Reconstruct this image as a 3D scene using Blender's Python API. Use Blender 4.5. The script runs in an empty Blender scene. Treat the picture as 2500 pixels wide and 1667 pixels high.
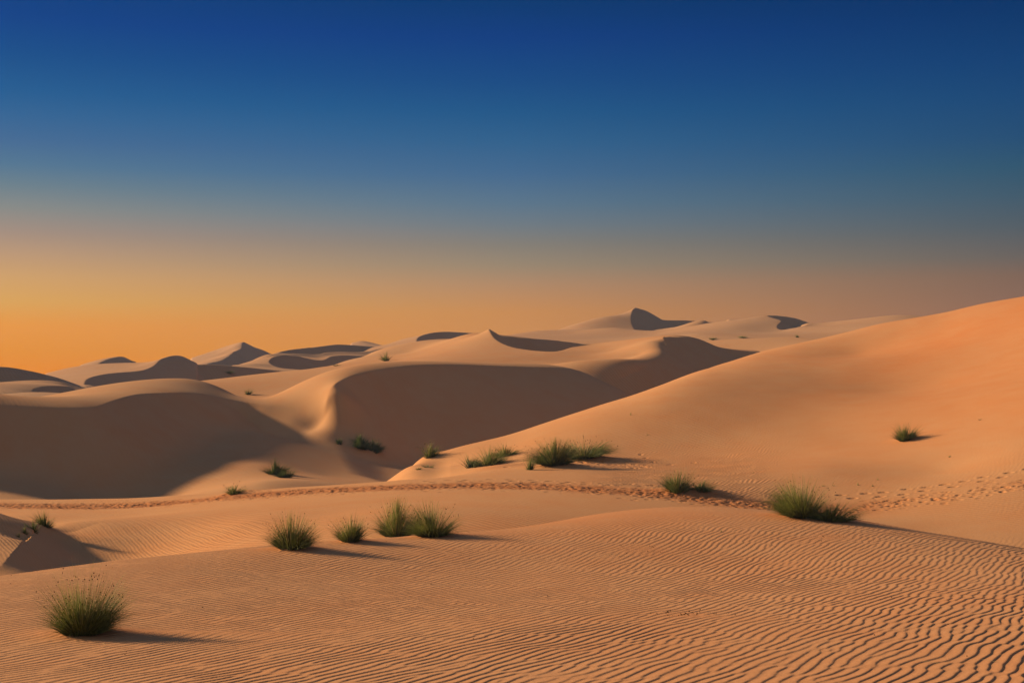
import bpy, math, time
import numpy as np

T0 = time.time()
# ------------------------------------------------------------------ camera
F = 3472.0            # focal length measured in photograph pixels (50 mm on 36 mm)
YH = 915.0            # eye level
CX, CY = 1250.0, 833.5
PITCH = math.atan((YH - CY) / F)
scene = bpy.context.scene
cam_data = bpy.data.cameras.new('camera')
cam_data.lens = 50; cam_data.sensor_width = 36
cam_data.clip_start = 0.1; cam_data.clip_end = 20000
cam = bpy.data.objects.new('camera', cam_data)
cam.rotation_euler = (math.pi / 2 + PITCH, 0, 0)
scene.collection.objects.link(cam)
scene.camera = cam

# ------------------------------------------------------------------ sun and sky
SUN_EL, SUN_FWD = 19.0, 20.0
el, fw = math.radians(SUN_EL), math.radians(SUN_FWD)
SUN = np.array([-math.cos(fw) * math.cos(el), math.sin(fw) * math.cos(el), math.sin(el)])
sl = bpy.data.lights.new('sun', 'SUN')
sl.energy = 4.5; sl.angle = math.radians(3.0); sl.color = (1.0, 0.675, 0.36)
so = bpy.data.objects.new('sun', sl)
from mathutils import Vector
so.rotation_euler = Vector(SUN).to_track_quat('Z', 'Y').to_euler()
so.location = (-40, 20, 40)
scene.collection.objects.link(so)
scene.view_settings.view_transform = 'Standard'
scene.view_settings.look = 'None'
scene.view_settings.exposure = 1.0
scene.view_settings.gamma = 1.0

def srgb(r, g, b):
    f = lambda c: (c / 255 / 12.92) if c / 255 <= 0.04045 else ((c / 255 + 0.055) / 1.055) ** 2.4
    return (f(r), f(g), f(b), 1.0)

world = bpy.data.worlds.new('World'); scene.world = world
world.use_nodes = True
wn, wl = world.node_tree.nodes, world.node_tree.links
wn.clear()
def WN(t, **k):
    n = wn.new(t)
    for a, b in k.items(): setattr(n, a, b)
    return n
def wmath(op, a, b=None, clamp=False):
    n = WN('ShaderNodeMath', operation=op, use_clamp=clamp)
    for i, v in enumerate([a, b]):
        if v is None: continue
        if isinstance(v, (int, float)): n.inputs[i].default_value = v
        else: wl.new(v, n.inputs[i])
    return n.outputs[0]
tc = WN('ShaderNodeTexCoord')
sep = WN('ShaderNodeSeparateXYZ'); wl.new(tc.outputs['Generated'], sep.inputs[0])
elev = wmath('ARCSINE', sep.outputs['Z'])                       # radians
az = wmath('ARCTAN2', sep.outputs['X'], sep.outputs['Y'])       # 0 ahead, + to the right
def ramp(stops, fac):
    r = WN('ShaderNodeValToRGB')
    e = r.color_ramp.elements
    r.color_ramp.interpolation = 'EASE' if False else 'LINEAR'
    while len(e) > 1: e.remove(e[-1])
    e[0].position = stops[0][0]; e[0].color = stops[0][1]
    for p, c in stops[1:]:
        x = e.new(p); x.color = c
    wl.new(fac, r.inputs[0])
    return r.outputs[0]
EXPO = 2 ** scene.view_settings.exposure
def S(r, g, b):
    c = srgb(r, g, b); return (c[0] / EXPO, c[1] / EXPO, c[2] / EXPO, 1)
ELMAX = 0.5
fac = wmath('MULTIPLY', elev, 1 / ELMAX, True)
def ey(y): return max(0.0, math.atan((CY - y) / F) + PITCH) / ELMAX     # photograph row -> ramp position
LEFT = [(0.0, S(238, 136, 20)), (ey(860), S(233, 144, 36)), (ey(803), S(236, 151, 54)), (ey(746), S(221, 164, 86)), (ey(688), S(209, 161, 105)), (ey(631), S(187, 151, 119)), (ey(585), S(164, 142, 127)), (ey(528), S(135, 138, 135)), (ey(476), S(107, 128, 140)), (ey(430), S(83, 118, 146)), (ey(373), S(67, 106, 148)), (ey(315), S(50, 100, 148)), (ey(258), S(33, 92, 145)), (ey(172), S(19, 78, 138)), (ey(86), S(11, 66, 135)), (ey(0), S(9, 63, 125)), (0.80, S(20, 66, 120)), (1.0, S(44, 84, 130))]
MID = [(0.0, S(212, 136, 58)), (ey(761), S(202, 138, 78)), (ey(696), S(178, 136, 100)), (ey(647), S(152, 133, 110)), (ey(597), S(131, 125, 116)), (ey(547), S(109, 121, 130)), (ey(497), S(89, 116, 138)), (ey(423), S(65, 104, 142)), (ey(348), S(45, 96, 140)), (ey(273), S(27, 86, 136)), (ey(199), S(17, 74, 132)), (ey(90), S(7, 60, 128)), (ey(0), S(1, 56, 112)), (0.80, S(16, 62, 118)), (1.0, S(40, 82, 130))]
RIGHT = [(0.0, S(158, 104, 78)), (ey(688), S(126, 98, 82)), (ey(643), S(104, 96, 91)), (ey(574), S(80, 91, 99)), (ey(505), S(61, 88, 106)), (ey(436), S(43, 84, 110)), (ey(367), S(29, 76, 116)), (ey(275), S(17, 70, 118)), (ey(184), S(7, 62, 115)), (ey(69), S(0, 52, 105)), (ey(0), S(0, 46, 98)), (0.80, S(14, 56, 106)), (1.0, S(36, 78, 124))]
rl, rm, rr = ramp(LEFT, fac), ramp(MID, fac), ramp(RIGHT, fac)
def wmix(f, a, b):
    m = WN('ShaderNodeMix', data_type='RGBA'); wl.new(f, m.inputs[0])
    for s, v in ((m.inputs[6], a), (m.inputs[7], b)):
        if isinstance(v, tuple): s.default_value = v
        else: wl.new(v, s)
    return m.outputs[2]
a0 = math.atan(-1250 / F); a1 = math.atan(1250 / F)
f1 = wmath('MULTIPLY', wmath('SUBTRACT', az, a0), 1 / (-a0), True)
f2 = wmath('MULTIPLY', az, 1 / a1, True)
front = wmix(f2, wmix(f1, rl, rm), rr)
# the half of the sky behind the camera: pale dusk light
BACK = [(0.0, S(158, 130, 108)), (0.25, S(156, 138, 122)), (0.6, S(134, 130, 128)), (1.0, S(108, 118, 130))]
back = ramp(BACK, fac)
fb = wmath('MULTIPLY', wmath('ADD', wmath('MULTIPLY', sep.outputs['Y'], -1), 0.55), 1 / 0.8, True)
skyc = wmix(fb, front, back)
nish = WN('ShaderNodeTexSky', sky_type='NISHITA', sun_disc=False)
nish.sun_elevation = el; nish.sun_rotation = math.atan2(SUN[0], SUN[1])
nish.air_density = 1.0; nish.dust_density = 2.0
bgn = WN('ShaderNodeBackground'); wl.new(nish.outputs[0], bgn.inputs[0]); bgn.inputs[1].default_value = 0.0003
bgr = WN('ShaderNodeBackground'); wl.new(skyc, bgr.inputs[0]); bgr.inputs[1].default_value = 1.0
addn = WN('ShaderNodeAddShader'); wl.new(bgn.outputs[0], addn.inputs[0]); wl.new(bgr.outputs[0], addn.inputs[1])
wo = WN('ShaderNodeOutputWorld'); wl.new(addn.outputs[0], wo.inputs[0])

# ------------------------------------------------------------------ numeric helpers
cp, sp = math.cos(PITCH), math.sin(PITCH)
def xz(px, py, d):
    """photograph position + distance ahead of the camera -> world x, z"""
    a = (px - CX) / F; b = -(py - CY) / F
    y = cp - sp * b; z = sp + cp * b
    return a / y * d, z / y * d
def rowy(d, z):
    """world distance, height -> photograph row"""
    b = (-sp * d + cp * z) / (cp * d + sp * z)
    return CY - F * b
def knot(k):
    """(px, py, d) seen point or (px, None, d, z) hidden point -> x, y, z"""
    if k[1] is None:
        return ((k[0] - CX) / F * k[2], k[2], k[3])
    x, z = xz(k[0], k[1], k[2]); return (x, k[2], z)
def pts(ks): return np.array([knot(k) for k in ks], float)
def catmull(P, n=10):
    P = np.asarray(P); out = []
    Q = np.vstack([2 * P[0] - P[1], P, 2 * P[-1] - P[-2]])
    t = np.linspace(0, 1, n, endpoint=False)[:, None]
    for i in range(1, len(Q) - 2):
        a, b, c, d = Q[i - 1:i + 3]
        # chord-length tangents keep uneven knots from overshooting
        d1, d2, d3 = (np.linalg.norm(v) + 1e-6 for v in (b - a, c - b, d - c))
        m1 = ((b - a) / d1 * d2 + (c - b)) / 2 if d1 > d2 * .2 else (c - b)
        m2 = ((d - c) / d3 * d2 + (c - b)) / 2 if d3 > d2 * .2 else (c - b)
        out.append((2 * t**3 - 3 * t**2 + 1) * b + (t**3 - 2 * t**2 + t) * m1 + (-2 * t**3 + 3 * t**2) * c + (t**3 - t**2) * m2)
    out.append(P[-1:]); return np.vstack(out)
class TPS:
    def __init__(s, K, smooth=0.0):
        K = np.asarray(K, float); s.c = K[:, :2].mean(0); s.s = K[:, :2].std() + 1e-9
        X = (K[:, :2] - s.c) / s.s; s.X = X; n = len(X)
        r2 = ((X[:, None] - X[None])**2).sum(-1)
        A = np.zeros((n + 3, n + 3)); A[:n, :n] = 0.5 * r2 * np.log(r2 + 1e-12) + smooth * np.eye(n)
        A[:n, n] = 1; A[:n, n + 1:] = X; A[n, :n] = 1; A[n + 1:, :n] = X.T
        s.w = np.linalg.solve(A, np.concatenate([K[:, 2], [0, 0, 0]]))
    def __call__(s, x, y):
        u = (x - s.c[0]) / s.s; v = (y - s.c[1]) / s.s
        n = len(s.X); o = s.w[n] + s.w[n + 1] * u + s.w[n + 2] * v
        for i in range(n):
            r2 = (u - s.X[i, 0])**2 + (v - s.X[i, 1])**2 + 1e-12
            o = o + (0.5 * s.w[i]) * r2 * np.log(r2)
        return o
def inside(poly, x, y):
    m = np.zeros(x.shape, bool); n = len(poly)
    for i in range(n):
        x1, y1 = poly[i][:2]; x2, y2 = poly[(i + 1) % n][:2]
        c = (y1 > y) != (y2 > y)
        if y1 == y2: continue
        m ^= c & (x < (x2 - x1) * (y - y1) / (y2 - y1) + x1)
    return m
def smax(a, b, k):
    h = np.clip(0.5 + 0.5 * (a - b) / k, 0, 1)
    return b * (1 - h) + a * h + k * h * (1 - h)
_rng = np.random.default_rng(7)
_NT = [_rng.random((256, 256)) for _ in range(6)]
def vnoise(x, y, i=0):
    t = _NT[i % 6]; xi = np.floor(x).astype(int); yi = np.floor(y).astype(int)
    fx = x - xi; fy = y - yi; fx = fx * fx * fx * (fx * (fx * 6 - 15) + 10); fy = fy * fy * fy * (fy * (fy * 6 - 15) + 10)
    a = t[xi & 255, yi & 255]; b = t[(xi + 1) & 255, yi & 255]; c = t[xi & 255, (yi + 1) & 255]; d = t[(xi + 1) & 255, (yi + 1) & 255]
    return (a * (1 - fx) + b * fx) * (1 - fy) + (c * (1 - fx) + d * fx) * fy
def fbm(x, y, o=4, i=0):
    s = 0; a = 1; n = 0
    for k in range(o): s = s + a * vnoise(x * 2**k + 17 * k, y * 2**k + 5 * k, i + k); n += a; a *= .5
    return s / n - 0.5

# ------------------------------------------------------------------ materials
def mat_new(name):
    m = bpy.data.materials.new(name); m.use_nodes = True; m.node_tree.nodes.clear(); return m
def sand_material(name, tan, red, ripple=None, grain=1.0):
    """ripple = (wavelength m, direction deg, strength) of the wind ripples too fine to mesh"""
    m = mat_new(name); N, L = m.node_tree.nodes, m.node_tree.links
    def nn(t, **k):
        n = N.new(t)
        for a, b in k.items(): setattr(n, a, b)
        return n
    geo = nn('ShaderNodeNewGeometry')
    def noise(scale, detail=4, rough=.55, vec=None):
        n = nn('ShaderNodeTexNoise'); n.inputs['Scale'].default_value = scale
        n.inputs['Detail'].default_value = detail; n.inputs['Roughness'].default_value = rough
        L.new(vec or geo.outputs['Position'], n.inputs['Vector']); return n.outputs[0]
    def mr(v, a, b, c=0., d=1.):
        n = nn('ShaderNodeMapRange'); L.new(v, n.inputs[0])
        for i, q in enumerate((a, b, c, d)): n.inputs[i + 1].default_value = q
        return n.outputs[0]
    def mix(f, a, b, t='MIX'):
        n = nn('ShaderNodeMix', data_type='RGBA', blend_type=t)
        for s_, v in ((n.inputs[0], f), (n.inputs[6], a), (n.inputs[7], b)):
            if isinstance(v, (tuple, float, int)): s_.default_value = v
            else: L.new(v, s_)
        return n.outputs[2]
    def mth(op, a, b=None):
        n = nn('ShaderNodeMath', operation=op)
        for i, v in enumerate((a, b)):
            if v is None: continue
            if isinstance(v, (int, float)): n.inputs[i].default_value = v
            else: L.new(v, n.inputs[i])
        return n.outputs[0]
    big = mr(noise(0.05, 3), .35, .65)
    at = nn('ShaderNodeAttribute', attribute_name='red')
    f = mth('ADD', mth('MULTIPLY', big, .35), at.outputs['Fac'])
    sq = nn('ShaderNodeVectorMath', operation='MULTIPLY'); sq.inputs[1].default_value = (1.1, 1.1, .22); L.new(geo.outputs['Position'], sq.inputs[0])
    f = mth('ADD', f, mth('MULTIPLY', mr(noise(0.55, 5, .62, sq.outputs[0]), .3, .7, -1, 1), .20))
    f = mth('ADD', f, mth('MULTIPLY', mr(noise(0.9, 5, .6), .3, .7, -1, 1), .10))
    n = nn('ShaderNodeClamp'); L.new(f, n.inputs[0]); f = n.outputs[0]
    col = mix(f, tan + (1,), red + (1,))
    ad = nn('ShaderNodeAttribute', attribute_name='damp')
    col = mix(ad.outputs['Fac'], col, (.27, .115, .055, 1))
    g = noise(55.0, 3, .7)
    col = mix(.55 * grain, col, mix(mr(g, .3, .7), (.78, .76, .74, 1), (1.2, 1.2, 1.22, 1)), 'MULTIPLY')
    p = nn('ShaderNodeBsdfPrincipled'); L.new(col, p.inputs['Base Color'])
    p.inputs['Roughness'].default_value = 1.0; p.inputs['Specular IOR Level'].default_value = 0.05
    b1 = nn('ShaderNodeBump'); b1.inputs['Strength'].default_value = .5; b1.inputs['Distance'].default_value = .02 * grain
    L.new(noise(9.0, 6, .65), b1.inputs['Height'])
    out_n = b1.outputs[0]
    if ripple:
        for lam, deg, st, lo in ripple:
            mp = nn('ShaderNodeVectorRotate', rotation_type='Z_AXIS'); mp.inputs['Angle'].default_value = math.radians(deg)
            L.new(geo.outputs['Position'], mp.inputs['Vector'])
            fl = nn('ShaderNodeVectorMath', operation='MULTIPLY'); fl.inputs[1].default_value = (1, 1, 0); L.new(mp.outputs[0], fl.inputs[0])
            w = nn('ShaderNodeTexWave', wave_type='BANDS', bands_direction='X', wave_profile='SIN')
            w.inputs['Scale'].default_value = 2 * math.pi / (20 * lam)
            w.inputs['Distortion'].default_value = 6.0; w.inputs['Detail'].default_value = 2.5
            w.inputs['Detail Scale'].default_value = .22 ; w.inputs['Detail Roughness'].default_value = .55
            L.new(fl.outputs[0], w.inputs['Vector'])
            msk = mr(noise(lo, 2), .38, .6)
            b2 = nn('ShaderNodeBump'); b2.inputs['Distance'].default_value = lam * st
            L.new(msk, b2.inputs['Strength'])
            L.new(w.outputs['Fac'], b2.inputs['Height']); L.new(out_n, b2.inputs['Normal']); out_n = b2.outputs[0]
    L.new(out_n, p.inputs['Normal'])
    o = nn('ShaderNodeOutputMaterial'); L.new(p.outputs[0], o.inputs[0])
    return m
TAN = (0.475, 0.262, 0.132); RED = (0.46, 0.195, 0.078)
TAN_HAZE = (0.39, 0.245, 0.150); RED_HAZE = (0.38, 0.20, 0.105)  # distance haze put into the far sand colour: greyer and duller
TAN_V = (0.44, 0.258, 0.140); RED_V = (0.45, 0.20, 0.085)
M_NEAR = sand_material('sand_foreground', (.440, .240, .126), (.42, .185, .082))
M_MID = sand_material('sand_middle', TAN, RED, ripple=[(0.10, -28, .05, .11), (0.24, -33, .028, .05)])
M_VAL = sand_material('sand_valley', TAN_V, RED_V, ripple=[(0.30, -32, .010, .05)], grain=.6)
M_CEN = sand_material('sand_centre', TAN_V, RED_V, ripple=[(0.30, -32, .042, .05)], grain=.6)
M_FAR_HAZED = sand_material('sand_far_hazed', TAN_HAZE, RED_HAZE, ripple=[(0.50, -32, .04, .04)], grain=.5)

# ------------------------------------------------------------------ dune sheets
def grid_mesh(name, X, Y, Z, mat, attrs=None, label=None):
    R, Cn = X.shape; n = R * Cn
    co = np.stack([X, Y, Z], -1).reshape(-1).astype(np.float32)
    me = bpy.data.meshes.new(name)
    me.vertices.add(n); me.vertices.foreach_set('co', co)
    idx = np.arange(n, dtype=np.int32).reshape(R, Cn)
    q = np.stack([idx[:-1, :-1], idx[:-1, 1:], idx[1:, 1:], idx[1:, :-1]], -1).reshape(-1)
    nf = len(q) // 4
    me.loops.add(len(q)); me.loops.foreach_set('vertex_index', q)
    me.polygons.add(nf); me.polygons.foreach_set('loop_start', np.arange(0, len(q), 4, dtype=np.int32))
    me.update(calc_edges=True)
    me.polygons.foreach_set('use_smooth', np.ones(nf, bool))
    for k, v in (attrs or {}).items():
        a = me.attributes.new(k, 'FLOAT', 'POINT'); a.data.foreach_set('value', v.reshape(-1).astype(np.float32))
    me.materials.append(mat)
    o = bpy.data.objects.new(name, me); scene.collection.objects.link(o)
    o['kind'] = 'structure'
    if label: o['label'] = label
    return o
LAYERS = []
def hit_all(px, py):
    h = [q for q in (l.hit(px, py) for l in LAYERS) if q is not None]
    return min(h, key=lambda q: q[1])
class Layer:
    """a stretch of dunes: smooth ground through knots, and slip faces falling from sharp crests"""
    def __init__(s, name, W, brinks=(), px=(-400, 2900), d=(50, 100), cols=3.0, dd=.15, mat=None, rows=None, extra=None, red=None, label=None, sil=None, sw=.12, sink=(), fine=(-110, 2610)):
        K = [knot(k) for k in W]
        s.br = []
        for b in brinks:
            B = catmull(pts(b['pts']), 8)
            s.br.append((B, b)); K += [tuple(p) for p in B[::4]]
        K = np.array(K); 
        # drop near duplicates
        keep = []
        for i, p in enumerate(K):
            if all((p[0] - K[j][0])**2 + (p[1] - K[j][1])**2 > .04 for j in keep): keep.append(i)
        s.W = TPS(K[keep], 1e-5); s.ds = rows if rows is not None else np.arange(d[0], d[1] + dd, dd)
        a_, b_ = max(px[0], fine[0]), min(px[1], fine[1])
        pxs = np.concatenate([np.arange(px[0], a_, cols * 4), np.arange(a_, b_ + cols, cols), np.arange(b_ + cols * 4, px[1] + cols * 4, cols * 4)])
        ds = rows if rows is not None else np.arange(d[0], d[1] + dd, dd)
        PX, D = np.meshgrid(pxs, ds)
        X = (PX - CX) / F * D
        Z = s.W(X, D)
        for B, b in s.br:
            close = pts(b['close']) if b.get('close') else np.empty((0, 3))
            poly = np.vstack([B, close])
            t = b.get('slope', .60)
            tf = b.get('slopes')
            m = inside(poly, X, D)
            if not m.any(): continue
            xs, ys = X[m], D[m]
            S_ = catmull(B[::4], 12) if len(B) > 8 else B
            cone = np.full(xs.shape, -1e9)
            for iq, q in enumerate(S_):
                if tf: t = np.interp(iq / (len(S_) - 1), [a_[0] for a_ in tf], [a_[1] for a_ in tf])
                np.maximum(cone, q[2] - t * np.sqrt((xs - q[0])**2 + (ys - q[1])**2 + 1e-6), out=cone)
            fl = b['floor']
            Fz = fl if not callable(fl) else fl(xs, ys)
            k = b.get('k', .8)
            w0 = Z[m]
            base = -smax(-w0, -np.full(xs.shape, 0.0) - Fz, k)
            Z[m] = smax(cone, base, k * .6)
            # keep the crest itself crisp
            dist = np.full(xs.shape, 1e9)
            for q in S_[::3]: np.minimum(dist, np.hypot(xs - q[0], ys - q[1]), out=dist)
            f = np.clip(dist / .4, 0, 1); zl = Z[m] * f + np.maximum(cone, -1e8) * (1 - f)
            # let the hollow run out into the ground along its open sides
            path = np.vstack([B[-1:], close, B[:1]]); de = np.full(xs.shape, 1e9)
            for a_, c_ in zip(path[:-1], path[1:]):
                vx, vy = c_[0] - a_[0], c_[1] - a_[1]; L2 = vx * vx + vy * vy + 1e-9
                tt = np.clip(((xs - a_[0]) * vx + (ys - a_[1]) * vy) / L2, 0, 1)
                np.minimum(de, np.hypot(xs - a_[0] - tt * vx, ys - a_[1] - tt * vy), out=de)
            g = np.clip(de / b.get('fade', 3.0), 0, 1); g = g * g * (3 - 2 * g)
            Z[m] = w0 * (1 - g) + zl * g
        at = {'red': np.zeros(X.shape)}
        for a_, b_, h_ in sink:
            g = np.clip((PX - a_) / (b_ - a_), 0, 1); Z = Z - h_ * g * g * (3 - 2 * g)
        if sil:
            for rep in range(3):
                PY = rowy(D, Z); i0 = np.argmin(PY, 0); cols_ = np.arange(len(pxs))
                tgt = np.interp(pxs, [p[0] for p in sil], [p[1] for p in sil])
                inr = np.clip(np.minimum(pxs - sil[0][0], sil[-1][0] - pxs) / 40, 0, 1)
                dz = (PY[i0, cols_] - tgt) / F * ds[i0] * inr
                kk = np.hanning(63); kk /= kk.sum(); dzs = np.convolve(np.pad(dz, 31, 'edge'), kk, 'valid')
                d0 = np.convolve(np.pad(ds[i0], 60, 'edge'), np.ones(121) / 121, 'valid')
                Z = Z + dzs[None] * np.exp(-((D - d0[None]) / (sw * d0[None]))**2)
        if extra: Z, at = extra(s, X, D, Z, PX, at)
        if red: at['red'] = at['red'] + red(X, D, PX, Z)
        s.X, s.D, s.Z, s.pxs, s.ds = X, D, Z, pxs, ds
        s.PY = rowy(D, Z)
        s.o = grid_mesh(name, X, D, Z, mat, at, label)
        LAYERS.append(s)
        print(name, X.shape, 'z', Z.min().round(2), Z.max().round(2), 't', round(time.time() - T0, 1))
    def wfind(s, px, py):
        ds = np.linspace(s.ds[0], s.ds[-1], 1500); x = (px - CX) / F * ds
        k = np.nonzero(rowy(ds, s.W(x, ds)) <= py)[0]
        i = k[0] if len(k) else len(ds) - 1
        return x[i], ds[i]
    def hit(s, px, py):
        if not (s.pxs[0] <= px <= s.pxs[-1]): return None
        j = min(int(np.searchsorted(s.pxs, px)), len(s.pxs) - 1)
        col = s.PY[:, j]; k = np.nonzero(col <= py)[0]
        if len(k) == 0 : return None
        i = k[0]
        return (px - CX) / F * s.ds[i], s.ds[i], s.Z[i, j]
# ---- foreground dune -------------------------------------------------
def ripple_field(n=2048, cells=200, bw=0.17, ang=0.16, seed=3):
    """phase of narrow-band noise: ridges with the forks and broken ends real wind ripples have"""
    r = np.random.default_rng(seed)
    fx = np.fft.fftfreq(n) * n; FX, FY = np.meshgrid(fx, fx)
    rad = np.hypot(FX, FY); th = np.arctan2(FY, FX)
    A = np.exp(-((rad / cells - 1) / bw)**2) * np.exp(-(th / ang)**2)
    spec = A * np.exp(2j * np.pi * r.random((n, n)))
    zf = np.fft.ifft2(spec); 
    return zf / np.abs(zf).mean()
RZ = ripple_field()
def sample_c(x, y, cells=200, lam=.11):
    n = RZ.shape[0]; s_ = n / (cells * lam)
    u = x * s_; v = y * s_
    ui = np.floor(u).astype(int); vi = np.floor(v).astype(int); fu = u - ui; fv = v - vi
    g = lambda a, b: RZ[b % n, a % n]
    return (g(ui, vi) * (1 - fu) + g(ui + 1, vi) * fu) * (1 - fv) + (g(ui, vi + 1) * (1 - fu) + g(ui + 1, vi + 1) * fu) * fv
def ripples(x, y, deg, lam=.11):
    """height -1..1 of ripples whose crests run at deg from the x axis"""
    a = math.radians(deg)
    # u runs across the crests
    u = x * math.sin(a) - y * math.cos(a); v = x * math.cos(a) + y * math.sin(a)
    wx = fbm(x * .22, y * .22, 2, 1) * .20 + fbm(x * 1.1, y * 1.1, 2, 2) * .11; wy = fbm(x * .6, y * .6, 2, 3) * .5
    z = sample_c(u + wx, v + wy, lam=lam)
    ph = np.angle(z); amp = np.clip(np.abs(z) * 1.7, 0, 1)**.6
    p = (ph / (2 * np.pi)) % 1.0
    # long gentle windward side, short steep lee side facing away from the sun
    k = .80
    h = np.where(p < k, p / k, (1 - p) / (1 - k)); h = h * h * (3 - 2 * h)
    return (h * 2 - 1) * amp
def fg_extra(s, X, D, Z, PX, at):
    f = np.clip(1.25 - (D - 20) / 40, .35, 1)
    lamv = .135
    R = ripples(X, D, 63, lamv)
    big = fbm(X * .35, D * .2, 3, 2)
    m = np.clip(.95 + big * .5, .75, 1.1) * np.clip(.40 + .62 * (PX - 300) / 1700 + np.clip((18 - D) / 5, 0, .5), .78, 1.0)
    # the flat behind the tussocks, smoother and packed
    hummock = np.zeros(X.shape); red = np.zeros(X.shape); rough = np.zeros(X.shape)
    for px, py, rx, ry, hgt, tail in FG_CLUMPS:
        x0, y0 = s.wfind(px, py)
        dx, dy = X - x0, D - y0
        r2 = (dx / rx)**2 + (dy / ry)**2
        hummock += hgt * np.exp(-r2 * 1.1)
        # wind shadow running off to the right of each tussock
        tx = np.clip(dx / tail, 0, 1); on = (dx > -rx * .3)
        t_ = np.exp(-((dy + .06 * dx) / (ry * (.75 - .3 * tx)))**2) * on * (1 - tx)**.7
        hummock += t_ * hgt * .55
        near = np.exp(-r2 * .55)
        m = m * (1 - .9 * np.clip(t_ + np.exp(-r2 * 1.0), 0, 1))
        red += .75 * near * np.clip(.9 - dy, 0, 1) + .3 * t_
        rough += np.exp(-((dx - rx * .4) / (rx * 1.3))**2 - ((dy + ry * 1.0) / (ry * .8))**2)
    # scuffed debris patches
    for px, py, rx, ry in ((1700, 1502, .35, .28), (1560, 1342, .5, .45), (2025, 1310, .4, .5)):
        x0, y0 = s.wfind(px, py); g = np.exp(-((X - x0) / rx)**2 - ((D - y0) / ry)**2)
        m = m * (1 - .75 * g); rough += g * .8; red += .2 * g
    crust = np.clip((PX - 900) / 300, 0, 1) * np.clip((D - 30.5) / 3.5, 0, 1)
    m = m * (1 - .72 * crust)
    red += crust * .08 + .5 * np.clip(fbm(X * .13, D * .10, 3, 5) * 2, 0, 1) + .25 * np.clip((PX - 1500) / 1200, 0, 1) * np.clip((20 - D) / 6, 0, 1)
    Z = Z + fbm(X * .25, D * .25, 3, 4) * .035 + hummock + R * .0049 * f * m + fbm(X * 9, D * 7, 3, 1) * .014 * np.clip(rough, 0, 1)
    at['red'] = red
    return Z, at
FG_CLUMPS = [(210, 1543, .50, .42, .06, 3.0), (712, 1338, .5, .5, .05, 1.5), (855, 1321, .45, .5, .05, 1.5), (968, 1310, .5, .5, .06, 1.5), (1062, 1308, .55, .5, .06, 2.0), (1975, 1262, .9, .8, .10, 2.5)]
geo = lambda a, b, r: np.exp(np.arange(math.log(a), math.log(b), r))
Layer('foreground_dune', [
    (-500,1462,22),(-200,1430,24),(0,1406,25),(138,1387,26),(266,1371,27),(425,1355,28),(670,1331,29.5),(900,1318,31),(1100,1305,32.5),
    (1250,1290,34),(1400,1265,37),(1550,1245,39.5),(1700,1240,40.5),(1890,1258,39),(2130,1285,36),(2300,1312,34),(2500,1342,32),(2800,1390,29),(3000,1420,27),
    (-300,1667,13.4),(0,1667,13.2),(600,1667,13),(1250,1667,13),(1900,1667,12.9),(2500,1667,12.8),(2800,1667,12.7),
    (210,1545,17),(-300,1545,17),(700,1480,20),(1250,1480,20),(1900,1480,20),(2500,1480,19.5),(1250,1380,26.5),(1800,1370,27),(700,1400,24.5),(2300,1400,25),
    (0,None,29,-4.6),(425,None,32,-4.7),(900,None,35,-4.6),(1250,None,38,-4.3),(1550,None,44,-4.3),(1890,None,43,-4.7),(2300,None,38,-4.9),(2800,None,33,-5),
    (-1300,1500,20),(-1300,1700,13.5),(3900,1580,21),(3900,1700,12.5),(-1300,None,26,-5),(3900,None,27,-5.4),(-1300,None,10,-2.6),(3900,None,10,-2.5),
    (0,None,10,-2.6),(1250,None,10,-2.55),(2500,None,10,-2.5)],
    px=(-1400,4000), fine=(-450, 3000), cols=2.5, rows=geo(11.3, 44, .00115), mat=M_NEAR, extra=fg_extra,
    label='rippled foreground dune')
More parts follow.
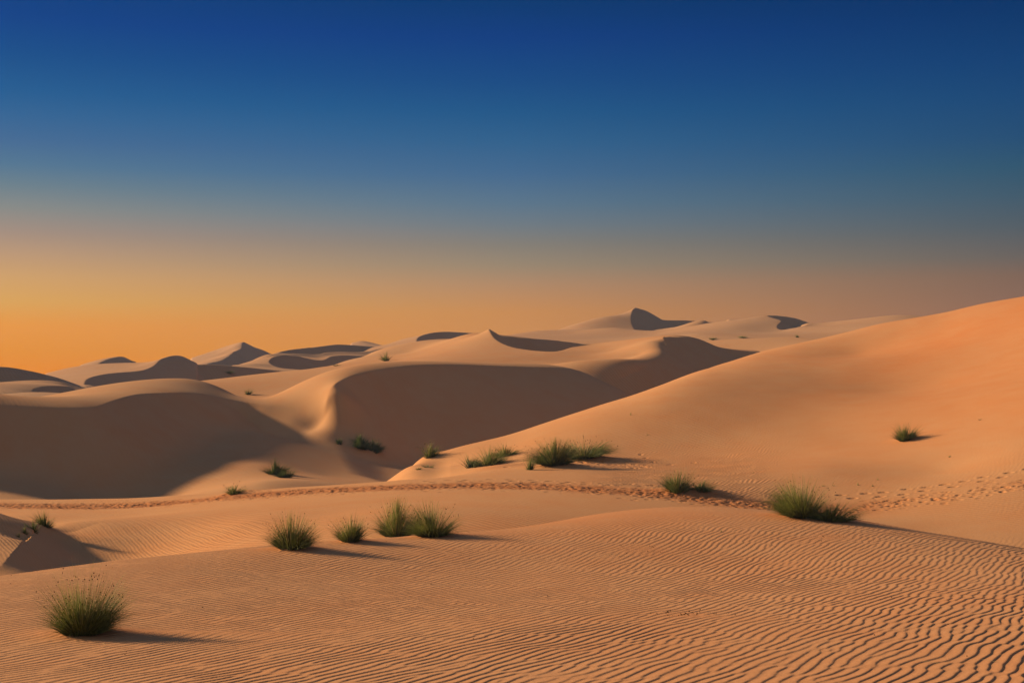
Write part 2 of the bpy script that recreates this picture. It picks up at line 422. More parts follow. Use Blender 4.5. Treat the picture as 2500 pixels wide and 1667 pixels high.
# ---- middle: trail flat and the great right-hand dune -----------------
TRAIL = pts([(-400,1234,57),(0,1235,54),(180,1238,53),(400,1230,52),(600,1210,50),(800,1197,49),(1000,1188,48),(1250,1185,47.5),(1500,1198,46),(1700,1215,45),(1900,1238,44),(2060,1247,44),(2250,1225,44.5),(2500,1186,45),(2800,1140,46)])
def mid_extra(s, X, D, Z, PX, at):
    r = np.random.default_rng(11)
    P = catmull(TRAIL, 12)[:, :2]
    seg = np.hypot(*(P[1:] - P[:-1]).T); cum = np.concatenate([[0], np.cumsum(seg)])
    # signed distance to the trail's centre line, taken along depth (the trail runs across the view)
    yc = np.interp(X[0] * 0 + (s_pxs(PX) - CX) / F, P[:, 0] / P[:, 1], P[:, 1])[None]
    off = D - yc
    churn = np.exp(-(np.abs(off - .1) / 1.2)**4) * np.clip(1.25 - np.clip((PX - 1900) / 350, 0, 1) * 1.25, 0, 1)
    rag = fbm(X * 1.2, D * 1.2, 3, 2) * 1.6
    churn = np.clip(churn * (1 + rag), 0, 1) * (churn > .05)
    lumps = fbm(X * 6, D * 4, 3, 0)
    dz = churn * (np.abs(lumps) * -.028 + .0)
    red = churn * .45
    # footprints
    ds = s.ds; px0, pxd = PX[0, 0], PX[0, 1] - PX[0, 0]
    def stamp(x, y, a, L, Wd, dep):
        i0, i1 = np.searchsorted(ds, [y - .5, y + .5]); j0, j1 = np.searchsorted(PX[0], [(x - .45) / y * F + CX, (x + .45) / y * F + CX])
        if j0 < 1 or j1 >= PX.shape[1] or j1 - j0 < 8: return
        xx = X[i0:i1, j0:j1] - x; yy = D[i0:i1, j0:j1] - y
        u = xx * math.cos(a) + yy * math.sin(a); v = -xx * math.sin(a) + yy * math.cos(a)
        q = (u / L)**2 + (v / Wd)**2
        dz[i0:i1, j0:j1] += -dep * np.exp(-q**2) + dep * .2 * np.exp(-((np.sqrt(q) - 1.45) / .35)**2)
        red[i0:i1, j0:j1] += .3 * np.exp(-q)
    tot = cum[-1]
    for i in range(5200):
        t_ = r.random() * tot; x = np.interp(t_, cum, P[:, 0]); y = np.interp(t_, cum, P[:, 1])
        px_ = x / y * F + CX; wide = 1.0 if px_ < 1900 else .6
        if px_ > 2000 and r.random() < .55: continue
        y += r.normal() * .70 * wide + (.3 if px_ > 2000 else 0)
        if px_ > 2000 and r.random() < .35: continue
        stamp(x, y, r.normal() * .5, .08 + .05 * r.random(), .05 + .03 * r.random(), .012 + .014 * r.random())
    for lane, sp_ in ((2.35, .72), (1.75, .9)):
        for t_ in np.arange(0, tot, sp_):
            x = np.interp(t_, cum, P[:, 0]); y = np.interp(t_, cum, P[:, 1]); px_ = x / y * F + CX
            if not 1000 < px_ < 1700 and not px_ > 2050: continue
            stamp(x + r.normal() * .08, y + lane + r.normal() * .07 + .15 * math.sin(t_), 0, .15, .09, .05)
    # firm wind ripples on the slopes either side
    R_ = ripples(X * .8 + 40, D * .8, 62, .115)
    m = np.clip((PX - 1350) / 150, 0, 1) * np.clip((2000 - PX) / 150, 0, 1) * np.clip((off - 1.2) / .8, 0, 1) * np.clip((64 - D) / 6, 0, 1)
    m2 = np.clip((PX - 1950) / 100, 0, 1) * np.clip((56 - D) / 10, 0, 1) * np.clip(.35 + fbm(X * .2, D * .2, 2, 1) * 2, 0, 1) * (1 - np.exp(-(off / 2.8)**2))
    m3 = np.clip((1100 - PX) / 300, 0, 1) * np.clip((PX - 100) / 150, 0, 1) * np.clip((-off - 1.5) / 2, 0, 1) * .07
    rm = np.clip(m * .9 + m2 * .5 + m3, 0, 1)
    hum = np.zeros(X.shape)
    for px, py, rx, ry, hgt in MID_CLUMPS:
        x0, y0 = s.wfind(px, py); r2 = ((X - x0) / rx)**2 + ((D - y0) / ry)**2; g = np.exp(-r2)
        hum += hgt * g; red += .35 * np.exp(-r2 * .5); rm = rm * (1 - .8 * np.exp(-r2 * .6))
        hum += hgt * .6 * np.exp(-((D - y0) / (ry * .5))**2) * (X > x0) * np.clip(1 - (X - x0) / (rx * 5), 0, 1)**1.5 * np.clip((X - x0) / rx, 0, 1)
    # hoof and foot marks around the cluster on the dune's foot
    x0, y0 = s.wfind(1455, 1128)
    for i in range(90):
        stamp(x0 + r.normal() * 1.6, y0 - .3 + r.normal() * 1.0, r.random() * 3, .13, .09, .035)
    Z = Z + dz + hum + R_ * .0085 * rm + fbm(X * .15, D * .15, 3, 3) * .12 * np.clip((D - 44) / 10, 0, 1)
    # redder sand in long bands up the great slope
    band = fbm(X * .05 + D * .045, (X * .05 - D * .02) * .25, 3, 2)
    side = np.clip((PX - 1400) / 900, 0, 1)
    red += side * (.30 + .25 * np.clip(band + .05, 0, 1)) * np.clip((D - 46) / 10, 0, 1)
    red += .08 * np.exp(-((PX - 2330 - (rowy(D, Z) - 800) * -.8) / 130)**2) * np.clip((D - 56) / 10, 0, 1)
    at['damp'] = np.clip(churn * 1.1, 0, 1) * .55
    PYc = rowy(D, Z); u_ = (PX - 1900) / 550
    red += .26 * np.exp(-((PYc - (1000 - 220 * u_)) / 38)**2) * np.clip((PX - 1750) / 300, 0, 1)
    at['red'] = red
    return Z, at
def s_pxs(PX): return PX[0]
MID_CLUMPS = [(1680, 1203, 1.0, .7, .16), (1350, 1136, .8, .8, .15), (1435, 1118, .8, .8, .15), (1195, 1137, 1.0, .7, .12), (572, 1206, .6, .5, .12), (2215, 1074, .6, .6, .06), (100, 1288, .8, .8, .14)]
Layer('great_dune', [tuple(k) for k in [
    (0,1235,54),(180,1238,53),(400,1230,52),(600,1210,50),(800,1197,49),(1000,1188,48),(1250,1185,47.5),(1500,1198,46),(1700,1215,45),(1900,1238,44),(2060,1248,44),(2250,1225,44.5),(2500,1188,45),(2800,1150,46),
    (-1000,1225,58),(-1000,1330,40),(-1000,None,27,-4.9),(-500,1320,40),(-400,None,27,-4.9),(-62,1238,39.5),(-78,1288,34.5),(-1000,None,68,-6.5),(3400,600,84),(3400,1000,48),(3400,1200,40),  # includes an off-frame hump, added to throw shade on the left edge
    (-400,1225,60),(0,1216,60),(200,1218,59),(480,1207,56),(700,1190,54),(900,1176,53),
    (0,None,70,-6.5),(480,None,63,-6.3),(700,None,62,-6),(900,None,60,-5.4),
    (975,1170,61),(985,1150,64),(1030,1117,67),(1110,1093,70),(1250,1060,75),(1400,1010,81),(1550,962,87),(1700,908,92),(1850,860,95),(2000,828,97),(2150,790,98),(2300,765,98),(2400,742,97),(2500,725,95),(2750,680,91),(3000,645,88),
    (900,None,66,-6.5),(1030,None,74,-7),(1110,None,78,-7),(1250,None,84,-6),(1400,None,91,-5),(1700,None,103,-3),(2000,None,109,-1),(2300,None,111,1),(2750,None,106,2.5),(3000,None,104,3.5),
    (1060,1125,64),(1280,1130,57),(1200,1145,55),(1350,1120,58),(1500,1115,59),(1700,1100,60),(2215,1070,58),(2215,950,72),(2500,1100,50),(2500,950,62),(2500,850,75),(2750,950,57),(2000,1150,51),(2300,1150,50),
    (2100,860,89),(2300,1290,40),(2100,1275,41),(2500,1325,37),(2800,1330,37),(1500,1150,54),
    (400,1300,39.5),(300,1340,38),(230,1362,37),(150,1370,36),(300,1262,46),(600,1275,39),(800,1255,40),(1000,1245,39),(1200,1240,40),(-100,1300,42),(0,1310,40),(30,1260,47),
    (900,None,31,-3.95),(1250,None,32,-4.0),(1550,None,36,-4.1),(1890,None,35,-4.5),(2300,None,34,-4.6),(600,None,30,-4.3),(300,None,28,-4.9),(0,None,26,-5.0)]],
    brinks=[dict(pts=[(-28,1418,28.8),(0,1385,30),(30,1350,31.5),(60,1320,34),(95,1290,38.5),(112,1283,41)],
                 close=[(260,1300,41),(420,1330,38),(420,None,25,-5)], floor=-4.62, slope=.6, k=.3)],
    px=(-1100,3500), cols=2.5, rows=np.concatenate([geo(26, 42, .0018), geo(42, 60, .0009), geo(60, 125, .0018)]), mat=M_MID, extra=mid_extra, label='great lit dune',
    sil=[(970,1172),(985,1148),(1030,1117),(1110,1093),(1250,1060),(1400,1010),(1550,962),(1700,908),(1850,860),(2000,828),(2150,790),(2300,765),(2400,742),(2500,725),(2700,690),(2950,650)])
# ---- valley and its two big slip faces --------------------------------
Layer('valley_dunes', [
    (-250,1010,90),(0,989,84),(54,976,87),(145,960,90),(217,948,94),(307,938,97),(379,935,99),(452,937,100.5),(506,946,101),(542,958,100),(575,968,98.5),(600,973,97),
    (0,None,100,-4),(300,None,108,-4),(560,None,106,-4),(-300,None,104,-4),
    (650,970,96),(700,958,98),(760,945,100),(850,922,103),
    (650,None,100,-3.6),(800,None,108,-3),(900,None,112,-2.6),(1100,None,120,-2.6),(1300,None,124,-2.6),(1400,None,122,-1.5),
    (700,1060,86),(650,1120,76),(800,1100,84),
    (0,1166,69),(-300,1150,70),(290,1211,70.5),(640,1165,66),(900,None,88,-4.2),(1000,None,92,-3.8),(800,1150,78),(950,1165,80),(600,1190,64.5),(1150,None,94,-3),(1300,None,97,-3),(1500,None,100,-4),(1600,None,115,-5),(1600,None,90,-5),
    (0,None,60,-5.3),(400,None,60,-6.3),(800,None,60,-6.3),(950,None,64,-6.6)],
    brinks=[dict(pts=[(-350,975,72),(-180,984,74),(0,990,76),(108,994.5,77),(199,996,78),(235,993,79),(260,984,80.3),(300,971,82.5),(343,962,85),(416,959.5,88),(470,960,90),(506,964,91.3),(545,972,92.5),(600,982,92.9),(650,990,92.6),(700,997,92.2),(748,1004,91.6),(780,1008,91),(797,1010,90.6)],
                 close=[(1130,1060,96),(1130,1130,84),(760,1200,60),(-350,1200,55)], floor=TPS(pts([(0,1166,69),(-300,1150,70),(290,1211,70.5),(640,1165,66),(720,1070,87),(860,1085,91),(940,1110,92),(1100,1085,96),(1100,1140,86),(900,1150,79),(400,None,60,-6.3),(800,1150,78),(620,1130,76),(100,1190,68)]),1e-4), k=1.0, slopes=[(0,.6),(1,.62)]),
            dict(pts=[(800,1012,90.4),(796,998,90.6),(796,983,90.9),(801,962,91.4),(813,942,92),(835,928,93.3),(870,915,95),(900,908,96.3),(1000,893,99.5),(1100,890,102),(1200,893,105),(1300,896,108),(1390,900,111),(1440,915,113),(1500,950,114),(1560,None,114,-2.8)],
                 close=[(1600,None,110,0),(1600,None,80,0),(1000,None,76,0),(850,None,80,0)], floor=TPS(pts([(850,1100,87),(895,1095,95),(1000,1090,96),(1100,1085,97),(1300,None,96,-5),(1400,None,104,-4),(810,1080,88),(850,1130,84)]),1e-4), k=1.2, slopes=[(0,.85),(.42,.80),(.56,.62),(.70,.47),(.80,.41),(.88,.5),(.95,.6),(1,.6)])],
    px=(-400,1700), d=(58,124), cols=2.7, dd=.16, mat=M_VAL, label='valley dunes with two great slip faces')
# ---- centre ridges -----------------------------------------------------
Layer('centre_ridges', [
    (300,945,112),(436,935,118),(544,925,124),(617,917,128),(707,908,134),(743,904,139),(790,897,144),(844,881,151),(906,862,158),(964,850,163),(1036,840,167),(1069,838,168),(1119,829,160),(1159,813,151),
    (300,None,125,-2.5),(436,None,132,-2.5),(617,None,144,-2.5),(790,None,160,-2),(906,None,172,-1),(1036,None,182,0),(1119,None,178,1.5),(1180,None,172,2),
    (430,980,100),(600,972,106),(760,945,110),(900,908,116),(1000,893,118),(1100,890,120),(1200,893,121),(1300,896,119),(1390,900,115),
    (1150,860,133),(1250,872,127),(1050,868,135),(900,893,128),(906,886,139),(980,876,141),(1000,860,152),
    (1400,882,118),(1500,885,121),(1560,865,125),(1500,855,131),(1399,850,136),(1446,842,140),(1507,834,143),(1570,826,141),(1605,822,136),
    (1400,None,152,0),(1500,None,158,0.4),(1222,None,147,5.4),(1657,None,130,3.5),
    (1700,None,128,-1.5),(1600,None,116,-2),(1900,None,140,0),(2000,None,160,0),(1850,None,175,1),(1640,None,160,2),
    (300,None,95,-3.5),(900,None,104,-1.5),(1200,None,108,-1.5),(1450,960,109)],
    brinks=[dict(pts=[(1357,859,131),(1319,857,133),(1255,848,137),(1223,836,140),(1207,825,142),(1198,812,144),(1194,803,146),(1207,812,149),(1226,821,152),(1255,824,156),(1319,828,165),(1360,831,172),(1424,840,182)],
                 close=[(1560,None,182,0),(1560,None,147,0),(1507,834,144.5),(1446,842,141),(1399,850,137)], floor=.6, k=.6),
            dict(pts=[(1425,950,111),(1500,928,114),(1560,905,117),(1600,885,120),(1620,868,123),(1626,848,127),(1625,823,131),(1654,824,134),(1686,823,137),(1708,828,139),(1733,838,141),(1755,847,143),(1819,857,146),(1900,862,150)],
                 close=[(2100,None,150,0),(2100,None,100,0),(1430,None,100,0)], floor=-2.0, k=1.0)],
    px=(200,2200), d=(96,186), cols=2.7, dd=.2, mat=M_CEN, label='centre dune ridges')
Layer('rippled_mound', [
    (1650,845,160),(1721,835,163),(1751,831,165),(1840,828,166),(1904,824,167),(1946,824,167),(2006,829,166),(2100,838,164),(2250,842,160),
    (1755,852,153),(1861,862,147),(1950,850,146),(2100,850,140),(1650,None,146,1.5),(1700,None,182,1),(1850,None,184,1),(2050,None,184,1)],
    px=(1600,2350), d=(140,184), cols=2.7, dd=.25, mat=M_VAL, label='low rippled mound')
Layer('high_ridge', [
    (1150,830,225),(1223,821,230),(1303,809,240),(1376,807,245),(1414,793,248),(1478,773,254),
    (1150,None,250,3),(1300,None,265,4),(1414,None,275,5),(1500,None,290,6),(1600,None,300,7),(1760,None,312,6),
    (1250,845,190),(1300,832,200),(1400,828,205),(1500,826,205),(1600,816,215),(1500,800,230),(1400,812,228),
    (1606,809,242),(1638,801,243),(1682,791,243),(1724,785,240),(1700,None,262,3),
    (1755,787,222),(1798,782,220),(1840,774,219),
    (1755,None,235,3.5),(1840,None,240,4),
    (1576,None,262,13.4),(1898,None,221,9.25),(1978,None,225,7.3),(1998,None,230,6.9),
    (1700,815,182),(1800,815,185),(1900,815,188),(1945,802,200),(1983,795,208),(1800,795,205),
    (1990,792,216),(2020,787,215),(2053,783,214),(2138,774,214),(2189,768,215),(2223,769,216),(2248,771,217),(2276,774,218),(2400,792,220),(2600,830,220),
    (2050,None,240,3),(2200,None,240,4),(2400,None,240,2),
    (2000,812,185),(2100,803,182),(2200,792,180),(2400,820,178),
    (1200,None,178,1.5),(1500,None,176,1.5),(1800,None,168,3),(2200,None,165,3.5)],
    brinks=[dict(pts=[(1558,815,240),(1545,796,247),(1541,777,253),(1543,762,258),(1548,753,262),(1574,757,268),(1595,768,272),(1612,779,276),(1670,782,285),(1724,785,295),(1780,790,303)],
                 close=[(1780,None,262,3),(1724,785,242),(1682,791,245),(1638,801,245),(1606,809,244)], floor=4.0, k=1.0),
            dict(pts=[(1908,808,200),(1898,801,203),(1900,792,207),(1908,783,211),(1891,777,215),(1874,771,219),(1902,771,224),(1942,777,229),(1968,786,233),(1983,793,236),(2010,800,240)],
                 close=[(1998,None,232,3),(1984,None,220,3),(1978,797,210),(1945,802,202)], floor=lambda x, y: 3.6 + np.clip(x - 38, 0, 20) * .54, k=1.0)],
    px=(1050,2700), sink=[(1222,1150,6)], d=(165,312), cols=2.7, dd=.4, mat=M_FAR_HAZED, label='high far ridge',
    sil=[(2005,789),(2053,783),(2138,774),(2189,768),(2248,771),(2276,774),(2400,792),(2600,830)], sw=.08)
Layer('twin_hollow_dunes', [
    (500,896,180),(560,893,183),(578,893,186),(630,877,196),(663,864,206),
    (500,None,196,-1),(600,None,212,0),(663,None,225,1),(800,None,262,2),(950,None,285,2),
    (578,900,178),(620,888,182),(640,878,190),(650,901,176),(708,908,174),(743,907,175),(700,880,200),(760,873,209),(790,875,211),
    (725,867,210),(769,871,212),(801,867,217),(870,864,223),(906,862,227),(964,850,240),
    (800,None,165,-1),(1000,None,200,1)],
    brinks=[dict(pts=[(682,868,207),(680,862,209),(690,857,213),(725,851.5,219),(779,846,227),(823,841,235),(863,842.5,243),(935,847.6,256),(967,849,262),(1010,856,270)],
                 close=[(1000,None,245,0),(964,850,242),(906,862,229),(870,864,225),(801,867,219),(769,871,214),(725,867,211)], floor=1.0, k=.8),
            dict(pts=[(760,905,176),(743,903,177),(689,898.5,180),(664,890,184),(657,883,187),(661,876,190),(667,872,193),(689,867,197),(725,868.5,201),(765,877.6,204),(790,879,206),(808,870,209),(834,867,212),(877,868.5,218),(920,870,224)],
                 close=[(950,None,200,0),(900,None,165,0),(760,None,168,0)], floor=-.9, k=.6)],
    px=(350,1150), sink=[(570,500,5),(1010,1060,6)], d=(172,288), cols=2.7, dd=.35, mat=M_FAR_HAZED, label='twin hollow dunes')
Layer('far_crescent', [
    (900,850,250),(938,844,262),(964,836,266),(987,827,270),(994,832,272),(1014,825,262),(1000,845,232),(960,852,230),
    (938,None,290,1),(1014,None,296,2),(1150,None,310,2),(1069,838,228),(1119,829,228),(900,None,215,0),(1150,None,215,0)],
    brinks=[dict(pts=[(1040,840,233),(1036,839,235),(1019,833.5,243),(1021,824,251),(1032,818,257),(1050,813,263),(1087,809.6,270),(1123,811,277),(1159,813,284),(1250,818,295)],
                 close=[(1250,None,232,0),(1119,829,230),(1069,838,230)], floor=2.2, k=.8)],
    px=(860,1300), sink=[(1175,1230,8)], d=(212,312), cols=2.7, dd=.4, mat=M_FAR_HAZED, label='far crescent dune')
Layer('far_cone', [
    (800,850,330),(840,843,332),(863,839,334),(882,832,336),(906,836,336),(938,844,334),(980,850,330),(860,855,310),(930,860,310),(882,None,352,3),(800,None,350,2),(960,None,350,2)],
    px=(780,1000), sink=[(860,820,6),(950,990,6)], d=(306,352), cols=2.7, dd=.6, mat=M_FAR_HAZED, label='farthest low cone')
Layer('pointed_dune', [
    (680,None,315,-.5),(655,None,306,-.5),(705,None,330,-.5),(440,886,318),(464,877,320),(488,869,322),(524,864,324),(535,860,325),(560,847,327),
    (464,None,350,0),(560,None,355,1),(600,None,370,1),(680,None,370,1),
    (480,890,290),(530,875,308),(560,862,315),(640,None,290,0),(700,None,300,0),(400,None,290,-1)],
    brinks=[dict(pts=[(500,891,288),(506,888,290),(540,880,298),(553,873,303),(571,858,312),(589,850,318),(590,842,323),(593,835,328),(600,837,332),(614,845,338),(640,853.5,345),(663,864,352),(690,872,358)],
                 close=[(700,None,330,0),(600,None,280,0),(500,None,280,0)], floor=.2, k=1.2, slope=.5)],
    px=(380,760), sink=[(668,705,9),(470,430,6)], d=(280,370), cols=2.7, dd=.5, mat=M_FAR_HAZED, label='pointed far dune')
Layer('far_left_cap', [
    (150,904,285),(199,894,290),(235,880,296),(200,905,265),(150,None,310,-1),(260,None,325,1),(330,None,330,0),(240,892,280),(350,None,290,0)],
    brinks=[dict(pts=[(236,892,285),(243,886,288),(255,880,292),(270,875,296),(300,870.5,302),(314,878,306),(327,887,310),(345,895,314)],
                 close=[(360,None,300,0),(340,None,275,0),(240,None,275,0)], floor=.4, k=.8, slope=.5)],
    px=(120,380), sink=[(330,350,5),(200,160,5)], d=(262,330), cols=2.7, dd=.5, mat=M_FAR_HAZED, label='small far dune cap')
Layer('left_ridges', [
    (60,930,222),(112,913,230),(145,903,232),(199,894,235),(250,889,234),(300,887,232),(340,886,230),(361,884,226),(380,880,221),
    (112,None,255,-3),(250,None,258,-2),(400,None,245,-1),(480,None,240,-1),
    (150,925,195),(200,915,203),(280,902,214),(330,898,216),(190,945,165),(100,950,170),(560,None,165,-1.5),(300,None,160,-3),(450,None,155,-3)],
    brinks=[dict(pts=[(205,940,170),(207,933,176),(213,925,182),(235,917,188),(270,911,194),(307,908,199),(350,903,204),(376,892,209),(392,877,214),(416,869,218),(434,867.6,221),(448,870.5,223.5),(470,883,227),(481,890,230),(495,898,232)],
                 close=[(540,None,225,-3),(540,None,150,-3),(205,None,150,-3)], floor=-1.9, k=1.0, slope=.5)],
    px=(0,620), sink=[(478,540,7),(115,70,4)], d=(148,256), cols=2.7, dd=.35, mat=M_FAR_HAZED, label='left ridges')
Layer('dark_wedge_dune', [
    (380,900,146),(430,896,150),(400,None,166,-2),(550,None,172,-2),(700,None,178,-2),(420,930,134),(600,None,138,-3),(720,None,142,-3)],
    brinks=[dict(pts=[(430,896,151),(450,893,153),(481,890,155),(524,889.6,157),(578,894,159),(650,901,162),(708,908,165),(760,914,168)],
                 close=[(800,None,160,-3),(700,None,132,-3),(430,None,132,-3)], floor=-2.4, k=1.0, slope=.5)],
    px=(483.2,800), d=(132,176), cols=2.7, dd=.35, mat=M_FAR_HAZED, label='dark wedge dune')
Layer('dark_left_dune', [
    (-400,None,175,-2),(0,None,185,-2),(150,None,195,-3),(250,None,200,-4),(-300,None,110,-4),(100,None,120,-4),(250,None,130,-4)],
    brinks=[dict(pts=[(-400,915,132),(-200,902,142),(0,896,150),(22,896.5,152),(72,905,156),(112,914,160),(145,923,163),(181,935.5,167),(210,946,170),(260,958,174)],
                 close=[(300,None,160,-3),(200,None,110,-3),(-400,None,105,-3)], floor=-3.0, k=1.0, slope=.5)],
    px=(-400,330), sink=[(215,270,4)], d=(108,200), cols=2.7, dd=.35, mat=M_FAR_HAZED, label='dark left dune')
Layer('left_mound', [
    (-400,948,124),(0,941,128),(29,939,129),(72,932,131),(101,930,132),(119,930,133),(155,934,134),(175,941,134),
    (-300,None,145,-3),(0,None,148,-3),(180,None,150,-3.5),(-100,965,112),(0,960,113),(50,958,115),(0,None,100,-4),(200,None,105,-4),(300,None,120,-4)],
    brinks=[dict(pts=[(72,958,117),(79,951,119),(87,948,120.5),(108,943,123),(135,942,125.5),(163,943,128),(181,945,130),(194,952,132)],
                 close=[(260,None,125,-4),(220,None,105,-4),(72,None,105,-4)], floor=-2.4, k=.6, slope=.55)],
    px=(-400,330), d=(100,150), cols=2.7, dd=.3, mat=M_FAR_HAZED, label='small lit mound')
Layer('brown_hump', [
    (-400,972,102),(0,963,106),(72,957.5,108),(110,959,109),(134,962,110),(180,972,111),(0,995,92),(100,985,94),(-300,1000,92),(250,1000,96),
    (0,None,122,-4),(150,None,124,-4),(-300,None,120,-4),(240,None,115,-3.6)],
    px=(-400,330), d=(90,124), cols=2.7, dd=.3, mat=M_FAR_HAZED, label='brown hump')
# ---- ground reaching the horizon
gx, gy = np.meshgrid(np.linspace(-6000, 6000, 60), np.concatenate([np.linspace(-60, 400, 30), np.linspace(500, 9000, 30)]))
gz = -12 + fbm(gx * .004, gy * .004, 3, 1) * 4
grid_mesh('ground', gx, gy, gz, M_FAR_HAZED, {'red': np.zeros(gx.shape)}, 'sand plain to the horizon')

# ------------------------------------------------------------------ plants
def grass_material(name, base, tip, trans=.45):
    m = mat_new(name); N, L = m.node_tree.nodes, m.node_tree.links
    a = N.new('ShaderNodeAttribute'); a.attribute_name = 'tone'
    r = N.new('ShaderNodeValToRGB'); e = r.color_ramp.elements
    e[0].position = 0.0; e[0].color = base + (1,); e[1].position = 1.0; e[1].color = tip + (1,)
    L.new(a.outputs['Fac'], r.inputs[0])
    d = N.new('ShaderNodeBsdfDiffuse'); t = N.new('ShaderNodeBsdfTranslucent'); g = N.new('ShaderNodeBsdfGlossy'); g.inputs['Roughness'].default_value = .45
    L.new(r.outputs[0], d.inputs[0]); L.new(r.outputs[0], t.inputs[0])
    mx = N.new('ShaderNodeMixShader'); mx.inputs[0].default_value = trans
    L.new(d.outputs[0], mx.inputs[1]); L.new(t.outputs[0], mx.inputs[2])
    m2 = N.new('ShaderNodeMixShader'); m2.inputs[0].default_value = .03
    L.new(mx.outputs[0], m2.inputs[1]); L.new(g.outputs[0], m2.inputs[2])
    o = N.new('ShaderNodeOutputMaterial'); L.new(m2.outputs[0], o.inputs[0]); return m
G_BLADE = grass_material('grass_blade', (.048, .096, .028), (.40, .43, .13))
G_DRY = grass_material('dry_stem', (.20, .17, .06), (.55, .42, .22), .2)
G_SEED = grass_material('seed_head', (.060, .035, .020), (.11, .065, .035), .1)
def strips(name, mat, blades, parent, seeds=None):
    """blades: list of (points Nx3, width, tone array) -> one mesh of thin tapered three-sided blades"""
    V, Fc, T = [], [], []; n0 = 0
    for P, w, tn in blades:
        k = len(P); d = P[-1] - P[0]; side = np.cross(d, [0, 0, 1.]); nn_ = np.linalg.norm(side)
        side = side / nn_ if nn_ > 1e-6 else np.array([1., 0, 0])
        up = np.cross(side, d); up /= np.linalg.norm(up) + 1e-9
        tp = (1 - (np.arange(k) / (k - 1))**1.5 * .85)[:, None] * w / 2
        ring = np.stack([P + side * tp, P - side * tp, P + up * tp * .9], 1).reshape(-1, 3)
        V.append(ring); T.append(np.repeat(tn, 3))
        b = np.arange(k - 1)[:, None] * 3 + n0
        for a_, c_ in ((0, 1), (1, 2), (2, 0)):
            Fc.append(np.concatenate([b + a_, b + c_, b + 3 + c_, b + 3 + a_], 1))
        n0 += 3 * k
    V = np.concatenate(V); Fc = np.concatenate(Fc); T = np.concatenate(T)
    mi = None
    if seeds and seeds[0]:
        C_, R_ = np.asarray(seeds[0]), np.asarray(seeds[1])
        OV = (OCT_V[None] * R_[:, None, None] * np.array([1, 1, 1.7]) + C_[:, None]).reshape(-1, 3)
        OF = (OCT_Q[None] + 6 * np.arange(len(C_))[:, None, None]).reshape(-1, 4) + len(V)
        mi = np.concatenate([np.zeros(len(Fc), int), np.ones(len(OF), int)])
        V = np.concatenate([V, OV]); Fc = np.concatenate([Fc, OF]); T = np.concatenate([T, np.random.default_rng(1).random(len(OV))])
    o = raw_mesh(name, V, Fc, mat, T, parent)
    if mi is not None:
        o.data.materials.append(G_SEED); o.data.polygons.foreach_set('material_index', mi.astype(np.int32))
    return o
def raw_mesh(name, V, Fc, mat, T=None, parent=None):
    me = bpy.data.meshes.new(name); me.vertices.add(len(V)); me.vertices.foreach_set('co', V.reshape(-1).astype(np.float32))
    nv = Fc.shape[1]
    me.loops.add(Fc.size); me.loops.foreach_set('vertex_index', Fc.reshape(-1).astype(np.int32))
    me.polygons.add(len(Fc)); me.polygons.foreach_set('loop_start', np.arange(0, Fc.size, nv, dtype=np.int32))
    me.update(calc_edges=True); me.polygons.foreach_set('use_smooth', np.ones(len(Fc), bool))
    if T is not None:
        a = me.attributes.new('tone', 'FLOAT', 'POINT'); a.data.foreach_set('value', T.astype(np.float32))
    me.materials.append(mat); o = bpy.data.objects.new(name, me); scene.collection.objects.link(o)
    if parent is not None: o.parent = parent
    return o
OCT_V = np.array([(1, 0, 0), (-1, 0, 0), (0, 1, 0), (0, -1, 0), (0, 0, 1), (0, 0, -1)], float)
OCT_Q = np.array([(0, 4, 1, 2), (0, 2, 1, 5), (0, 5, 1, 3), (0, 3, 1, 4)])
def ground_z(lay, x, y):
    j = np.clip(np.searchsorted(lay.pxs, x / y * F + CX), 0, len(lay.pxs) - 1)
    i = np.clip(np.searchsorted(lay.ds, y), 0, len(lay.ds) - 1)
    return lay.Z[i, j]
